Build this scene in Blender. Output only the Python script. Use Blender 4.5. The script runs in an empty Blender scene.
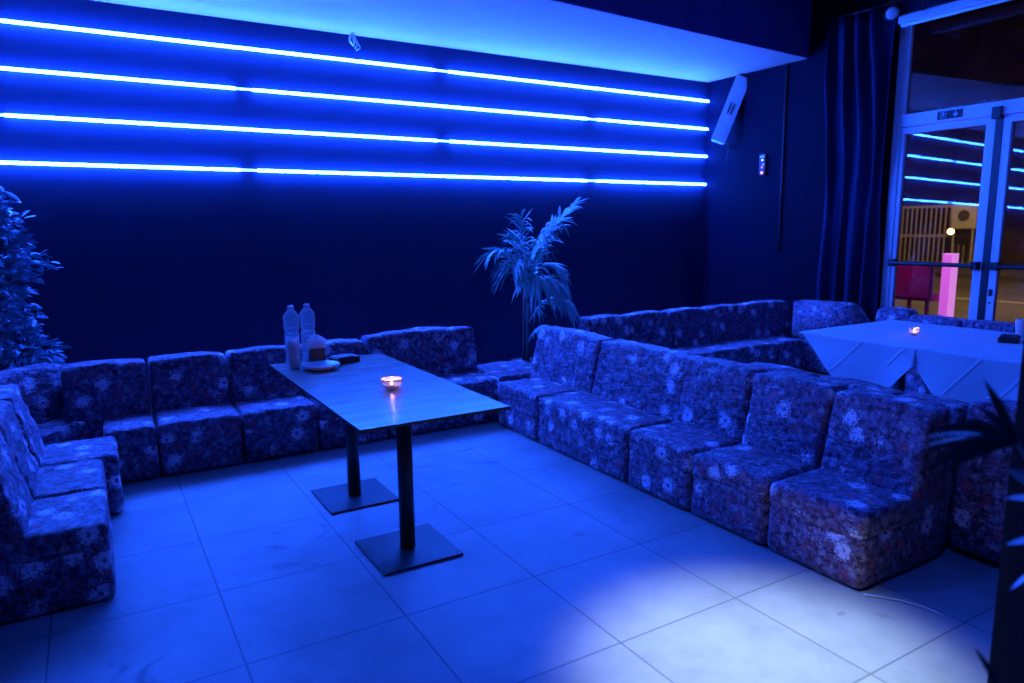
import bpy, bmesh, math, random
from mathutils import Vector, Matrix, noise
C = bpy.context.scene.collection
S = bpy.context.scene
R = math.radians
rnd = random.Random(7)

# ------------------------------------------------------------------ materials
def mat(name):
    m = bpy.data.materials.new(name); m.use_nodes = True
    nt = m.node_tree
    return m, nt, nt.nodes['Principled BSDF']
def N(nt, t, **kw):
    n = nt.nodes.new(t)
    for k, v in kw.items():
        if k.startswith('i_'):
            n.inputs[k[2:].replace('_', ' ')].default_value = v
        else: setattr(n, k, v)
    return n
def ramp(nt, stops):
    n = nt.nodes.new('ShaderNodeValToRGB'); e = n.color_ramp.elements
    while len(e) > 1: e.remove(e[-1])
    e[0].position, e[0].color = stops[0][0], (*stops[0][1], 1)
    for p, c in stops[1:]:
        k = e.new(p); k.color = (*c, 1)
    return n
def plain(name, col, rough=.5, metal=0, spec=.5, bump=0, bscale=60, var=.12, vscale=5):
    m, nt, b = mat(name); L = nt.links.new
    tc = N(nt, 'ShaderNodeTexCoord')
    nz = N(nt, 'ShaderNodeTexNoise', i_Scale=vscale, i_Detail=5.0)
    L(tc.outputs['Object'], nz.inputs['Vector'])
    rp = ramp(nt, [(.3, tuple(c*(1-var) for c in col)), (.7, tuple(min(1, c*(1+var)) for c in col))])
    L(nz.outputs['Fac'], rp.inputs['Fac']); L(rp.outputs['Color'], b.inputs['Base Color'])
    b.inputs['Roughness'].default_value = rough; b.inputs['Metallic'].default_value = metal
    b.inputs['Specular IOR Level'].default_value = spec
    if bump:
        n2 = N(nt, 'ShaderNodeTexNoise', i_Scale=bscale, i_Detail=4.0); L(tc.outputs['Object'], n2.inputs['Vector'])
        bp = N(nt, 'ShaderNodeBump', i_Strength=bump, i_Distance=.01); L(n2.outputs['Fac'], bp.inputs['Height'])
        L(bp.outputs['Normal'], b.inputs['Normal'])
    return m
def emit(name, col, st):
    m, nt, b = mat(name)
    b.inputs['Base Color'].default_value = (.5, .5, .5, 1)
    b.inputs['Emission Color'].default_value = (*col, 1); b.inputs['Emission Strength'].default_value = st
    return m
def glassy(name, ior=1.45, rough=.02, col=(1, 1, 1)):
    m, nt, b = mat(name)
    b.inputs['Base Color'].default_value = (*col, 1); b.inputs['Transmission Weight'].default_value = 1
    b.inputs['Roughness'].default_value = rough; b.inputs['IOR'].default_value = ior
    return m

def fabric():
    m, nt, b = mat('floral_cover'); L = nt.links.new
    tc = N(nt, 'ShaderNodeTexCoord'); oi = N(nt, 'ShaderNodeObjectInfo')
    mul = N(nt, 'ShaderNodeMath', operation='MULTIPLY'); mul.inputs[1].default_value = 40; L(oi.outputs['Random'], mul.inputs[0])
    add = N(nt, 'ShaderNodeVectorMath', operation='ADD'); L(tc.outputs['Object'], add.inputs[0]); L(mul.outputs[0], add.inputs[1])
    # warp so petals are ragged
    wn = N(nt, 'ShaderNodeTexNoise', i_Scale=55.0, i_Detail=2.0); L(add.outputs[0], wn.inputs['Vector'])
    ws = N(nt, 'ShaderNodeVectorMath', operation='SUBTRACT'); L(wn.outputs['Color'], ws.inputs[0]); ws.inputs[1].default_value = (.5, .5, .5)
    wm = N(nt, 'ShaderNodeVectorMath', operation='SCALE'); L(ws.outputs[0], wm.inputs[0]); wm.inputs['Scale'].default_value = .035
    wa = N(nt, 'ShaderNodeVectorMath', operation='ADD'); L(add.outputs[0], wa.inputs[0]); L(wm.outputs[0], wa.inputs[1])
    # ground: mottled leaves
    n1 = N(nt, 'ShaderNodeTexNoise', i_Scale=34.0, i_Detail=7.0, i_Roughness=.72); L(wa.outputs[0], n1.inputs['Vector'])
    g = ramp(nt, [(.39, (.012, .01, .03)), (.45, (.09, .03, .07)), (.485, (.32, .08, .13)), (.515, (.07, .06, .14)), (.55, (.36, .2, .33)), (.59, (.09, .08, .17)), (.64, (.58, .48, .58)), (.70, (.22, .2, .3)), (.76, (.8, .7, .8))])
    L(n1.outputs['Fac'], g.inputs['Fac'])
    fine = N(nt, 'ShaderNodeTexVoronoi', i_Scale=62.0, i_Randomness=1.0, feature='DISTANCE_TO_EDGE'); L(wa.outputs[0], fine.inputs['Vector'])
    brk = N(nt, 'ShaderNodeTexNoise', i_Scale=70.0, i_Detail=4.0, i_Roughness=.7); L(add.outputs[0], brk.inputs['Vector'])
    def math2(op, x, y, z=None):
        n = N(nt, 'ShaderNodeMath', operation=op)
        for i, q in enumerate((x, y, z)):
            if q is None: continue
            if isinstance(q, (int, float)): n.inputs[i].default_value = q
            else: L(q, n.inputs[i])
        return n.outputs[0]
    def flowers(scale, r, cols, thr, base, k):
        v = N(nt, 'ShaderNodeTexVoronoi', i_Scale=scale, i_Randomness=.95); L(wa.outputs[0], v.inputs['Vector'])
        sp = N(nt, 'ShaderNodeSeparateColor'); L(v.outputs['Color'], sp.inputs[0])
        d = v.outputs['Distance']
        m = math2('SUBTRACT', r, d)                                   # >0 inside the flower
        m = math2('MULTIPLY', m, 1/r)
        m = math2('ADD', m, math2('MULTIPLY', math2('SUBTRACT', fine.outputs['Distance'], .17), 1.9))
        m = math2('ADD', m, math2('MULTIPLY', math2('SUBTRACT', brk.outputs['Fac'], .5), 1.5))
        m = math2('MULTIPLY', m, 2.6); m.node.use_clamp = True
        m = math2('MULTIPLY', m, math2('GREATER_THAN', sp.outputs[0], thr))
        m = math2('MULTIPLY', m, math2('LESS_THAN', d, r*1.25))
        ring = ramp(nt, [(0, cols[0]), (r*.16, cols[0]), (r*.3, cols[1]), (r*.7, cols[1]), (r, cols[2])]); L(d, ring.inputs['Fac'])
        mx = N(nt, 'ShaderNodeMix', data_type='RGBA'); L(math2('MULTIPLY', m, k), mx.inputs['Factor'])
        L(base, mx.inputs[6]); L(ring.outputs['Color'], mx.inputs[7]); return mx.outputs[2]
    c00 = flowers(21, .42, [(.3, .25, .3), (.46, .40, .48), (.3, .26, .36)], .45, g.outputs['Color'], .7)
    c0 = flowers(12, .40, [(.45, .2, .16), (.50, .07, .12), (.28, .04, .08)], .62, c00, .85)
    c2 = flowers(7.6, .40, [(.25, .05, .12), (.90, .78, .92), (.6, .45, .62)], .38, c0, .95)
    L(c2, b.inputs['Base Color'])
    b.inputs['Roughness'].default_value = .55; b.inputs['Specular IOR Level'].default_value = .35
    b.inputs['Sheen Weight'].default_value = .15
    # cloth wrinkles
    mp = N(nt, 'ShaderNodeMapping'); L(add.outputs[0], mp.inputs['Vector']); mp.inputs['Scale'].default_value = (5, 5, 16)
    n3 = N(nt, 'ShaderNodeTexNoise', i_Scale=1.6, i_Detail=4.0, i_Distortion=1.2); L(mp.outputs[0], n3.inputs['Vector'])
    b1 = N(nt, 'ShaderNodeBump', i_Strength=.6, i_Distance=.035); L(n3.outputs['Fac'], b1.inputs['Height'])
    n4 = N(nt, 'ShaderNodeTexNoise', i_Scale=150.0, i_Detail=2.0); L(add.outputs[0], n4.inputs['Vector'])
    b2 = N(nt, 'ShaderNodeBump', i_Strength=.25, i_Distance=.004); L(n4.outputs['Fac'], b2.inputs['Height']); L(b1.outputs['Normal'], b2.inputs['Normal'])
    L(b2.outputs['Normal'], b.inputs['Normal'])
    return m
def floor_mat(tx, ty, ox, oy):
    m, nt, b = mat('floor_tiles'); L = nt.links.new
    tc = N(nt, 'ShaderNodeTexCoord'); sp = N(nt, 'ShaderNodeSeparateXYZ'); L(tc.outputs['Object'], sp.inputs[0])
    lines = []; cells = []
    for out, t, o in ((sp.outputs[0], tx, ox), (sp.outputs[1], ty, oy)):
        a = N(nt, 'ShaderNodeMath', operation='SUBTRACT'); L(out, a.inputs[0]); a.inputs[1].default_value = o
        d = N(nt, 'ShaderNodeMath', operation='DIVIDE'); L(a.outputs[0], d.inputs[0]); d.inputs[1].default_value = t
        fl = N(nt, 'ShaderNodeMath', operation='FLOOR'); L(d.outputs[0], fl.inputs[0]); cells.append(fl.outputs[0])
        w = N(nt, 'ShaderNodeMath', operation='PINGPONG'); L(d.outputs[0], w.inputs[0]); w.inputs[1].default_value = .5
        lt = N(nt, 'ShaderNodeMath', operation='LESS_THAN'); L(w.outputs[0], lt.inputs[0]); lt.inputs[1].default_value = .0058
        lines.append(lt.outputs[0])
    mx = N(nt, 'ShaderNodeMath', operation='MAXIMUM'); L(lines[0], mx.inputs[0]); L(lines[1], mx.inputs[1])
    cb = N(nt, 'ShaderNodeCombineXYZ'); L(cells[0], cb.inputs[0]); L(cells[1], cb.inputs[1])
    wn = N(nt, 'ShaderNodeTexWhiteNoise'); L(cb.outputs[0], wn.inputs['Vector'])
    nz = N(nt, 'ShaderNodeTexNoise', i_Scale=3.0, i_Detail=8.0, i_Roughness=.65); L(tc.outputs['Object'], nz.inputs['Vector'])
    ad = N(nt, 'ShaderNodeMath', operation='MULTIPLY_ADD'); L(wn.outputs[0], ad.inputs[0]); ad.inputs[1].default_value = .12; L(nz.outputs['Fac'], ad.inputs[2])
    rp = ramp(nt, [(.3, (.27, .275, .28)), (.55, (.36, .365, .37)), (.8, (.44, .44, .44))]); L(ad.outputs[0], rp.inputs['Fac'])
    # scuffs
    sn = N(nt, 'ShaderNodeTexNoise', i_Scale=2.3, i_Detail=3.0, i_Distortion=2.0); L(tc.outputs['Object'], sn.inputs['Vector'])
    sr = ramp(nt, [(.24, (.55, .55, .55)), (.33, (1, 1, 1))]); L(sn.outputs['Fac'], sr.inputs['Fac'])
    ml = N(nt, 'ShaderNodeMix', data_type='RGBA', blend_type='MULTIPLY'); ml.inputs['Factor'].default_value = 1
    L(rp.outputs['Color'], ml.inputs[6]); L(sr.outputs['Color'], ml.inputs[7])
    mix = N(nt, 'ShaderNodeMix', data_type='RGBA'); L(mx.outputs[0], mix.inputs['Factor']); L(ml.outputs[2], mix.inputs[6]); mix.inputs[7].default_value = (.17, .17, .18, 1)
    L(mix.outputs[2], b.inputs['Base Color'])
    b.inputs['Roughness'].default_value = .5; b.inputs['Specular IOR Level'].default_value = .35
    bp = N(nt, 'ShaderNodeBump', i_Strength=.3, i_Distance=.003, invert=True); L(mx.outputs[0], bp.inputs['Height']); L(bp.outputs['Normal'], b.inputs['Normal'])
    return m
def tabletop_mat():
    m, nt, b = mat('grey_laminate'); L = nt.links.new
    tc = N(nt, 'ShaderNodeTexCoord'); mp = N(nt, 'ShaderNodeMapping'); mp.inputs['Scale'].default_value = (1.2, 7, 1); mp.inputs['Rotation'].default_value = (0, 0, .1)
    L(tc.outputs['Object'], mp.inputs['Vector'])
    nz = N(nt, 'ShaderNodeTexNoise', i_Scale=2.4, i_Detail=7.0, i_Roughness=.6, i_Distortion=.6); L(mp.outputs[0], nz.inputs['Vector'])
    rp = ramp(nt, [(.3, (.2, .14, .12)), (.5, (.28, .21, .18)), (.75, (.38, .29, .26))]); L(nz.outputs['Fac'], rp.inputs['Fac'])
    L(rp.outputs['Color'], b.inputs['Base Color']); b.inputs['Roughness'].default_value = .24; b.inputs['Specular IOR Level'].default_value = .3
    return m

M = dict(
    fabric=fabric(), floor=floor_mat(.5985, .5848, .346, 3.592), table=tabletop_mat(),
    wall=plain('dark_blue_paint', (.0035, .0105, .040), .75, spec=.25, bump=.15, bscale=90, var=.08),
    dark=plain('black_paint', (.02, .02, .05), .85, spec=.2, bump=.1, bscale=60),
    rwall=plain('dark_wall_paint', (.003, .003, .014), .75, spec=.08, bump=.15, bscale=40, vscale=2.5),
    conduit=plain('dull_brown_pipe', (.035, .022, .025), .6),
    navy=plain('navy_paint', (.06, .06, .25), .8, spec=.2),
    white_ceiling=plain('white_ceiling_paint', (.5, .31, .27), .8, spec=.2, var=.03),
    black_metal=plain('black_steel', (.045, .045, .05), .45, .4, bump=.08, bscale=200),
    door=plain('white_aluminium', (.82, .82, .84), .4, 0, var=.03),
    black=plain('black_plastic', (.02, .02, .022), .4),
    darkfloor=plain('dark_felt', (.006, .006, .008), .9),
    white_plastic=plain('white_plastic', (.75, .75, .75), .45, var=.04),
    ceramic=plain('white_ceramic', (.8, .8, .8), .2, var=.02),
    paper=plain('white_paper', (.85, .85, .85), .8, var=.04),
    cloth=plain('white_tablecloth', (.62, .62, .63), .75, spec=.25, bump=.25, bscale=14, var=.06, vscale=4),
    curtain=plain('navy_curtain', (.012, .014, .05), .8, spec=.15, bump=.2, bscale=120),
    palm=plain('palm_leaf', (.2, .42, .38), .45, var=.3, vscale=9),
    ficus=plain('ficus_leaf', (.12, .25, .32), .4, var=.45, vscale=12),
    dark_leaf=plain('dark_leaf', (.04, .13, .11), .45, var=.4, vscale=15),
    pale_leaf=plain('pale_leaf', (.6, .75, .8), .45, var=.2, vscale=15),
    trunk=plain('brown_stem', (.06, .055, .05), .8, bump=.4, bscale=40, var=.3),
    pot=plain('dark_plastic_pot', (.05, .045, .045), .6),
    soil=plain('potting_soil', (.04, .03, .02), .95, bump=.8, bscale=90),
    glass=glassy('clear_glass'), pet=glassy('clear_bottle_plastic', 1.36, .05),
    water=glassy('water', 1.33, 0),
    cap=plain('bottle_cap', (.55, .6, .7), .4),
    wax=plain('candle_wax', (.8, .7, .6), .5), tin=plain('thin_tin', (.6, .6, .6), .3, .9),
    flame=emit('candle_flame', (1, .5, .2), 60),
    led=emit('blue_led_tube', (.012, .085, 1), 190), led_end=emit('dim_led_joint', (.02, .09, 1), 32),
    burgundy=plain('burgundy_leatherette', (.5, .05, .24), .6), asphalt=plain('asphalt', (.16, .15, .13), .85, bump=.3, bscale=30, vscale=.6, var=.3),
    kerb=plain('pavement_stone', (.1, .09, .09), .85, vscale=2),
    road_line=plain('road_paint', (.7, .65, .5), .7), gate=plain('pale_gate_paint', (.55, .48, .34), .6),
    facade=plain('brown_render', (.11, .07, .05), .85, vscale=.8, var=.3), facade2=plain('grey_render', (.09, .08, .08), .85, vscale=.8, var=.3),
    pink=emit('pink_light', (.74, .13, .85), .66), pinkf=emit('pale_pink_light', (.9, .3, .95), .66),
    lamp=emit('street_lamp_glow', (1, .42, .1), 30), ac=plain('outdoor_unit_white', (.6, .58, .52), .5),
    led_y=emit('yellow_indicator', (1, .8, .1), 1.2), led_r=emit('red_indicator', (1, .06, .1), 1.2), led_o=emit('orange_indicator', (1, .3, .1), 1.2),
    sign=plain('dark_sign_plate', (.01, .02, .02), .5), tinsel=plain('tinsel', (.8, .75, .7), .15, 1),
    stem_grey=plain('grey_pipe', (.16, .13, .13), .5),
)
def pane_mat():   # window pane: clear with a mirror share
    m, nt, b = mat('window_pane'); L = nt.links.new
    out = nt.nodes['Material Output']
    tr = N(nt, 'ShaderNodeBsdfTransparent'); gl = N(nt, 'ShaderNodeBsdfGlossy'); gl.inputs['Roughness'].default_value = 0
    tr.inputs['Color'].default_value = (.9, .9, .9, 1)
    lw = N(nt, 'ShaderNodeFresnel', i_IOR=1.5); mlt = N(nt, 'ShaderNodeMath', operation='MULTIPLY_ADD'); L(lw.outputs[0], mlt.inputs[0]); mlt.inputs[1].default_value = 1.0; mlt.inputs[2].default_value = .01
    mx = N(nt, 'ShaderNodeMixShader'); L(mlt.outputs[0], mx.inputs[0]); L(tr.outputs[0], mx.inputs[1]); L(gl.outputs[0], mx.inputs[2])
    L(mx.outputs[0], out.inputs['Surface']); return m
M['pane'] = pane_mat()
def frosted(name, t, col):
    m = glassy(name, 1.4, .15, col); b = m.node_tree.nodes['Principled BSDF']; b.inputs['Transmission Weight'].default_value = t; return m
def translucent(name, k, col, lo, ex):
    m, nt, b = mat(name); L = nt.links.new; out = nt.nodes['Material Output']
    g = N(nt, 'ShaderNodeBsdfGlass', i_IOR=1.18, i_Roughness=.03); t = N(nt, 'ShaderNodeBsdfTranslucent'); t.inputs['Color'].default_value = (*col, 1)
    d = N(nt, 'ShaderNodeBsdfDiffuse'); d.inputs['Color'].default_value = (*col, 1)
    a = N(nt, 'ShaderNodeMixShader'); a.inputs[0].default_value = .5; L(t.outputs[0], a.inputs[1]); L(d.outputs[0], a.inputs[2])
    x = N(nt, 'ShaderNodeMixShader'); lw = N(nt, 'ShaderNodeLayerWeight', i_Blend=.35)
    pw = N(nt, 'ShaderNodeMath', operation='POWER'); L(lw.outputs['Facing'], pw.inputs[0]); pw.inputs[1].default_value = ex
    ml = N(nt, 'ShaderNodeMath', operation='MULTIPLY_ADD'); L(pw.outputs[0], ml.inputs[0]); ml.inputs[1].default_value = k; ml.inputs[2].default_value = lo
    L(ml.outputs[0], x.inputs[0]); L(g.outputs[0], x.inputs[1]); L(a.outputs[0], x.inputs[2]); L(x.outputs[0], out.inputs['Surface']); return m
M['glass'] = frosted('candle_bowl_glass', .8, (1, .97, .95)); M['cupmat'] = frosted('clear_cup_plastic', .4, (.9, .93, .95)); M['pet'] = translucent('bottle_plastic', .95, (.95, .97, 1), .10, 1.7); M['cupmat'] = translucent('clear_cup_plastic', .8, (.95, .97, 1), .35, 1.3); M['paper'] = translucent('white_paper', 1.0, (.95, .95, .95), 1.0, 1)

# ------------------------------------------------------------------ mesh helpers
def obj(name, bm, m, parent=None, smooth=False):
    bmesh.ops.recalc_face_normals(bm, faces=bm.faces)
    me = bpy.data.meshes.new(name); bm.to_mesh(me); bm.free()
    me.materials.append(M[m] if isinstance(m, str) else m)
    if smooth:
        for p in me.polygons: p.use_smooth = True
    o = bpy.data.objects.new(name, me); C.objects.link(o)
    if parent: o.parent = parent
    return o
def thing(name, label, cat, loc=(0, 0, 0), rz=0, group=None):
    o = bpy.data.objects.new(name, None); C.objects.link(o); o.empty_display_size = .1
    o.location = loc; o.rotation_euler = (0, 0, rz); tag(o, label, cat, group); return o
def tag(o, label, cat, group=None):
    o['label'] = label; o['category'] = cat
    if group: o['group'] = group
    return o
def struct(name, bm, m, parent=None, smooth=False):
    o = obj(name, bm, m, parent, smooth)
    if not parent: o['kind'] = 'structure'
    return o
def B(): return bmesh.new()
def box(bm, a, b, bev=0, rot=None, piv=None):
    r = bmesh.ops.create_cube(bm, size=1); vs = r['verts']
    for v in vs:
        v.co = Vector([(a[i]+b[i])/2 + v.co[i]*(b[i]-a[i]) for i in range(3)])
    if bev:
        es = list({e for v in vs for e in v.link_edges})
        rb = bmesh.ops.bevel(bm, geom=es, offset=bev, segments=2, affect='EDGES', profile=.5)
        vs = list({v for f in rb['faces'] for v in f.verts} | {v for v in vs if v.is_valid})
    if rot is not None:
        p = Vector(piv); 
        for v in vs: v.co = rot @ (v.co-p) + p
    return bm
def tube(bm, pts, r, n=8, cap=True):
    pts = [Vector(p) for p in pts]; rr = r if isinstance(r, (list, tuple)) else [r]*len(pts)
    rings = []; up = None
    for i, p in enumerate(pts):
        t = (pts[min(i+1, len(pts)-1)] - pts[max(i-1, 0)]).normalized()
        if up is None:
            up = Vector((0, 0, 1)) if abs(t.z) < .9 else Vector((1, 0, 0))
        x = t.cross(up).normalized(); y = x.cross(t).normalized(); up = y
        rings.append([bm.verts.new(p + (x*math.cos(2*math.pi*k/n) + y*math.sin(2*math.pi*k/n))*rr[i]) for k in range(n)])
    for a, b in zip(rings, rings[1:]):
        for k in range(n): bm.faces.new((a[k], a[(k+1) % n], b[(k+1) % n], b[k]))
    if cap:
        bm.faces.new(rings[0][::-1]); bm.faces.new(rings[-1])
    return bm
def lathe(bm, prof, n=28, c=(0, 0, 0)):
    rings = []
    for r, z in prof:
        if r < 1e-5: rings.append([bm.verts.new((c[0], c[1], c[2]+z))])
        else: rings.append([bm.verts.new((c[0]+r*math.cos(2*math.pi*k/n), c[1]+r*math.sin(2*math.pi*k/n), c[2]+z)) for k in range(n)])
    for a, b in zip(rings, rings[1:]):
        for k in range(n):
            k2 = (k+1) % n
            if len(a) == 1 and len(b) == 1: continue
            if len(a) == 1: bm.faces.new((a[0], b[k2], b[k]))
            elif len(b) == 1: bm.faces.new((a[k], a[k2], b[0]))
            else: bm.faces.new((a[k], a[k2], b[k2], b[k]))
    return bm
def prism(bm, pts, d, axis='z', a=0):
    """polygon pts (2D) extruded from a to d along axis"""
    def P(p, h):
        return {'z': (p[0], p[1], h), 'x': (h, p[0], p[1]), 'y': (p[0], h, p[1])}[axis]
    lo = [bm.verts.new(P(p, a)) for p in pts]; hi = [bm.verts.new(P(p, d)) for p in pts]
    bm.faces.new(lo[::-1]); bm.faces.new(hi)
    for i in range(len(pts)):
        j = (i+1) % len(pts); bm.faces.new((lo[i], lo[j], hi[j], hi[i]))
    return bm
def soft(size, r, cell, fn):
    """closed rounded box on a grid, each vertex passed through fn(x,y,z,normal)"""
    bm = B(); sx, sy, sz = size; n = [max(3, round(s/cell)) for s in size]; vs = {}
    h = Vector(size)/2
    def V(i, j, k):
        key = (i, j, k)
        if key not in vs:
            p = Vector((i/n[0]*sx, j/n[1]*sy, k/n[2]*sz)) - h
            q = Vector([max(-(h[a]-r), min(h[a]-r, p[a])) for a in range(3)])
            d = p-q
            nn = d.normalized() if d.length > 1e-6 else Vector((0, 0, 1))
            p = q + nn*r
            vs[key] = bm.verts.new(fn(*(p+h), nn))
        return vs[key]
    def quad(a, b, c, d): bm.faces.new((V(*a), V(*b), V(*c), V(*d)))
    for i in range(n[0]):
        for j in range(n[1]):
            for k in (0, n[2]): quad((i, j, k), (i+1, j, k), (i+1, j+1, k), (i, j+1, k))
        for k in range(n[2]):
            for j in (0, n[1]): quad((i, j, k), (i+1, j, k), (i+1, j, k+1), (i, j, k+1))
    for j in range(n[1]):
        for k in range(n[2]):
            for i in (0, n[0]): quad((i, j, k), (i, j+1, k), (i, j+1, k+1), (i, j, k+1))
    return bm

# ------------------------------------------------------------------ room
XW, YW, XL = 6.70, 6.50, -2.1
b = B(); box(b, (XL-.2, -3.2, -.1), (6.9, YW+.2, 0)); struct('floor', b, 'floor')
b = B(); box(b, (XL-.2, YW, 0), (XW+.2, YW+.2, 3.9)); struct('wall_back', b, 'wall')
b = B(); box(b, (XL-.2, -3.2, 0), (XL, YW, 3.9)); struct('wall_left', b, 'dark')
b = B(); box(b, (XW, 4.12, 0), (XW+.2, YW, 3.9)); struct('wall_right', b, 'rwall')
b = B(); box(b, (XW, 1.2, 3.42), (XW+.2, 4.12, 3.9)); box(b, (XW, -3.2, 0), (XW+.2, 1.2, 3.9)); struct('wall_front_right', b, 'dark')
b = B(); box(b, (XL-.2, -3.2, 3.9), (XW+.2, YW+.2, 4.0)); struct('ceiling', b, 'dark')
# dropped ceiling over the booth: white underside, dark face
b = B(); prism(b, [(XL, 4.5), (3.1, 4.80), (XW, 5.10), (XW, YW), (XL, YW)], 3.25, 'z', 3.23); struct('ceiling_soffit', b, 'white_ceiling')
b = B(); prism(b, [(XL, 4.49), (3.1, 4.79), (XW, 5.09), (XW, 5.4), (XL, 4.9)], 3.9, 'z', 3.232); struct('trim_1', b, 'navy')
b = B(); box(b, (1.75, .1, 0), (2.35, .74, 3.9)); struct('pillar', b, 'darkfloor')

# ------------------------------------------------------------------ LED strips on the back wall
def led(x0, x1, z, label, lj, rj):
    t = thing('led_wall_lamp', label, 'light tube', (x0, YW-.036, z), 0, 'blue light tubes on the back wall')
    L = x1-x0; a = .07 if lj else .012; c = .07 if rj else .012
    bm = B(); tube(bm, [(a, 0, 0), (L-c, 0, 0)], .012, 10); obj('diffuser', bm, 'led', t, True)
    if lj: bm = B(); tube(bm, [(0.001, 0, 0), (a, 0, 0)], .009, 10); obj('end_cap', bm, 'led_end', t, True)
    if rj: bm = B(); tube(bm, [(L-c, 0, 0), (L-.001, 0, 0)], .009, 10); obj('end_cap', bm, 'led_end', t, True)
    for k in (.12, .5, .88):
        bm = B(); box(bm, (L*k-.01, .012, -.008), (L*k+.01, .036, .008)); obj('bracket', bm, 'black', t)
Z = [3.0, 2.672, 2.345, 2.008]
nm = ['top', 'second', 'third', 'lowest']
for i, z in enumerate(Z):
    cuts = [XL+.02, -.5, 3.09, XW-.015] if i % 2 == 0 else [XL+.02, 1.25, 4.9, XW-.015]
    for k in range(3):
        where = ['leftmost piece', 'middle piece', 'right piece'][k]
        row = ['topmost row', 'second row from the top', 'third row from the top', 'lowest row'][i]
        led(cuts[k], cuts[k+1], z, f'blue light tube, {where} of the {row}', k > 0, k < 2)

# ------------------------------------------------------------------ sofas
def module(w, label, loc, rz, group, seed, htop=.70, depth=.65, seat_w=None, back_x=None, lean=.10, sag=.0, wk=1.0):
    """armless lounge seat: x along width, front at y=0, back at y=depth. seat, base and backrest under a loose floral cover"""
    t = thing('sofa_module', label, 'sofa', loc, rz, group)
    off = Vector((seed*13.7, seed*7.1, seed*3.3))
    def wr(x, y, z, s=1):
        p = Vector((x, y, z)) + off
        a = noise.noise(p*4.5)*.008+noise.noise(p*11)*.002
        q = Vector((p.x*5, p.y*5, p.z*15)); rdg = ((1-abs(noise.noise(q)))**5*.009+(1-abs(noise.noise(Vector((p.x*3+p.z*5, p.y*4, p.z*9-p.x*4)))))**6*.010)*wk
        return (a + rdg*.8)*s
    sw = w-.008
    # base
    def fb(x, y, z, n):
        d = wr(x, y, z, .7); flare = .012*(1-z/.25)
        return Vector((x+.004, y+.004, z+.004)) + Vector((n.x, n.y, 0))*(d*.5) + Vector((0, -flare if n.y < -.3 else 0, 0))
    obj('base', soft((sw, depth-.05, .245), .03, .034, fb), 'fabric', t, True)
    # seat cushion: puffed, drooping lip at the front
    sd = .385
    def fs(x, y, z, n):
        u = x/sw; v = y/sd
        puff = .007*math.sin(math.pi*min(1, max(0, u)))*math.sin(math.pi*min(1, max(.1, v*.8+.1)))
        d = wr(x, y, z)
        p = Vector((x+.004, y+.0, z+.222))
        if n.z > .3: p.z += puff + d*.6
        p += Vector((n.x*.25, n.y, 0))*(d*.6)
        if v < .16 and n.z <= .3: p.z -= (.012*math.sin(u*7+seed*2)+.012+sag*math.sin(math.pi*u))*(1 if z < .06 else .0)
        return p
    obj('seat', soft((sw, sd, .112), .026, .022, fs), 'fabric', t, True)
    # backrest: wedge leaning back
    bx0, bw = (back_x if back_x else (0, w)); bw -= .015
    hb = htop-.03
    def fk(x, y, z, n):
        h = (z+.03-.30)/(htop-.30)
        yf = depth-.30+lean*max(-.3, h)*1.0; yb = depth-.06*max(0, h)-.0
        v = y/.26; yy = yf+(yb-yf)*v
        u = x/bw
        d = wr(x, y, z)
        puff = .009*math.sin(math.pi*min(1, max(0, u)))*max(0, math.sin(math.pi*min(1, max(0, h))))
        p = Vector((x+.0075+bx0, yy, z+.03))
        if n.y < -.3:   # slack cover: shallow folds that sag toward the middle
            fz = z-.10*(2*u-1)**2*(1 if wk < 2 else .3); sw_ = max(0, math.sin(fz*(58 if wk < 2 else 74)+3*noise.noise(Vector((u*1.6+seed, fz*2, seed)))))**3
            p.y -= puff + d*1.1 + sw_*(.006 if wk < 2 else .016)*(1-.6*h)*math.sin(math.pi*min(1, max(0, u)))**.5
        if n.z > .3: p.z += .012*math.sin(math.pi*min(1, max(0, u))) + d*.6
        return p
    obj('backrest', soft((bw, .26, hb), .022, .024, fk), 'fabric', t, True)
    return t

RG = 'floral sofa modules along the right of the low table'
# right row: front faces -X (rz = -90deg maps local x -> -Y, local y(depth) -> +X)
def face_left(x_front, y_far, y_near, *a, **k):
    return module(y_far-y_near, a[0], (x_front, y_far, 0), -math.pi/2, a[1], a[2], **k)
face_left(2.6, 4.60, 4.035, 'narrow floral corner sofa module in front of the palm', RG, 1, back_x=(-.10, .81), htop=.71)
face_left(2.6, 4.03, 3.07, 'widest floral sofa module of the right row, with puffed drooping seat', RG, 2, sag=.03, wk=1.6, back_x=(.14, .88), htop=.705)
face_left(2.6, 3.065, 2.56, 'floral sofa module right of the low table, third counting from the palm', RG, 3, htop=.705)
face_left(2.6, 2.555, 2.075, 'floral sofa module right of the low table, second from its open end', RG, 4, htop=.705)
face_left(2.6, 2.07, 1.585, 'reddish floral sofa module at the open end of the right row', RG, 5, htop=.70)
KG = 'floral sofa modules along the back wall behind the low table'
seams = [-.02, .27, .76, 1.25, 1.75, 2.68]
labs = ['narrow floral sofa module at the left end of the back row beside the corner', 'floral sofa module of the back row, second from the left corner',
        'floral sofa module of the back row just left of the water bottles', 'floral sofa module of the back row hidden behind the bottles and plate',
        'wide creased floral sofa module ending the back row, left of the palm']
for i in range(5):
    module(seams[i+1]-seams[i]-.004, labs[i], (seams[i], 4.67, 0), 0, KG, 10+i, htop=.66 if i < 4 else .685, wk=[1, 1.2, 1.1, 1, 2.2][i], sag=.02 if i == 1 else 0,
           back_x=(-.2, .49) if i == 0 else ((0, .93) if i < 4 else (0, .93)) if i == 4 else None)
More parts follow.
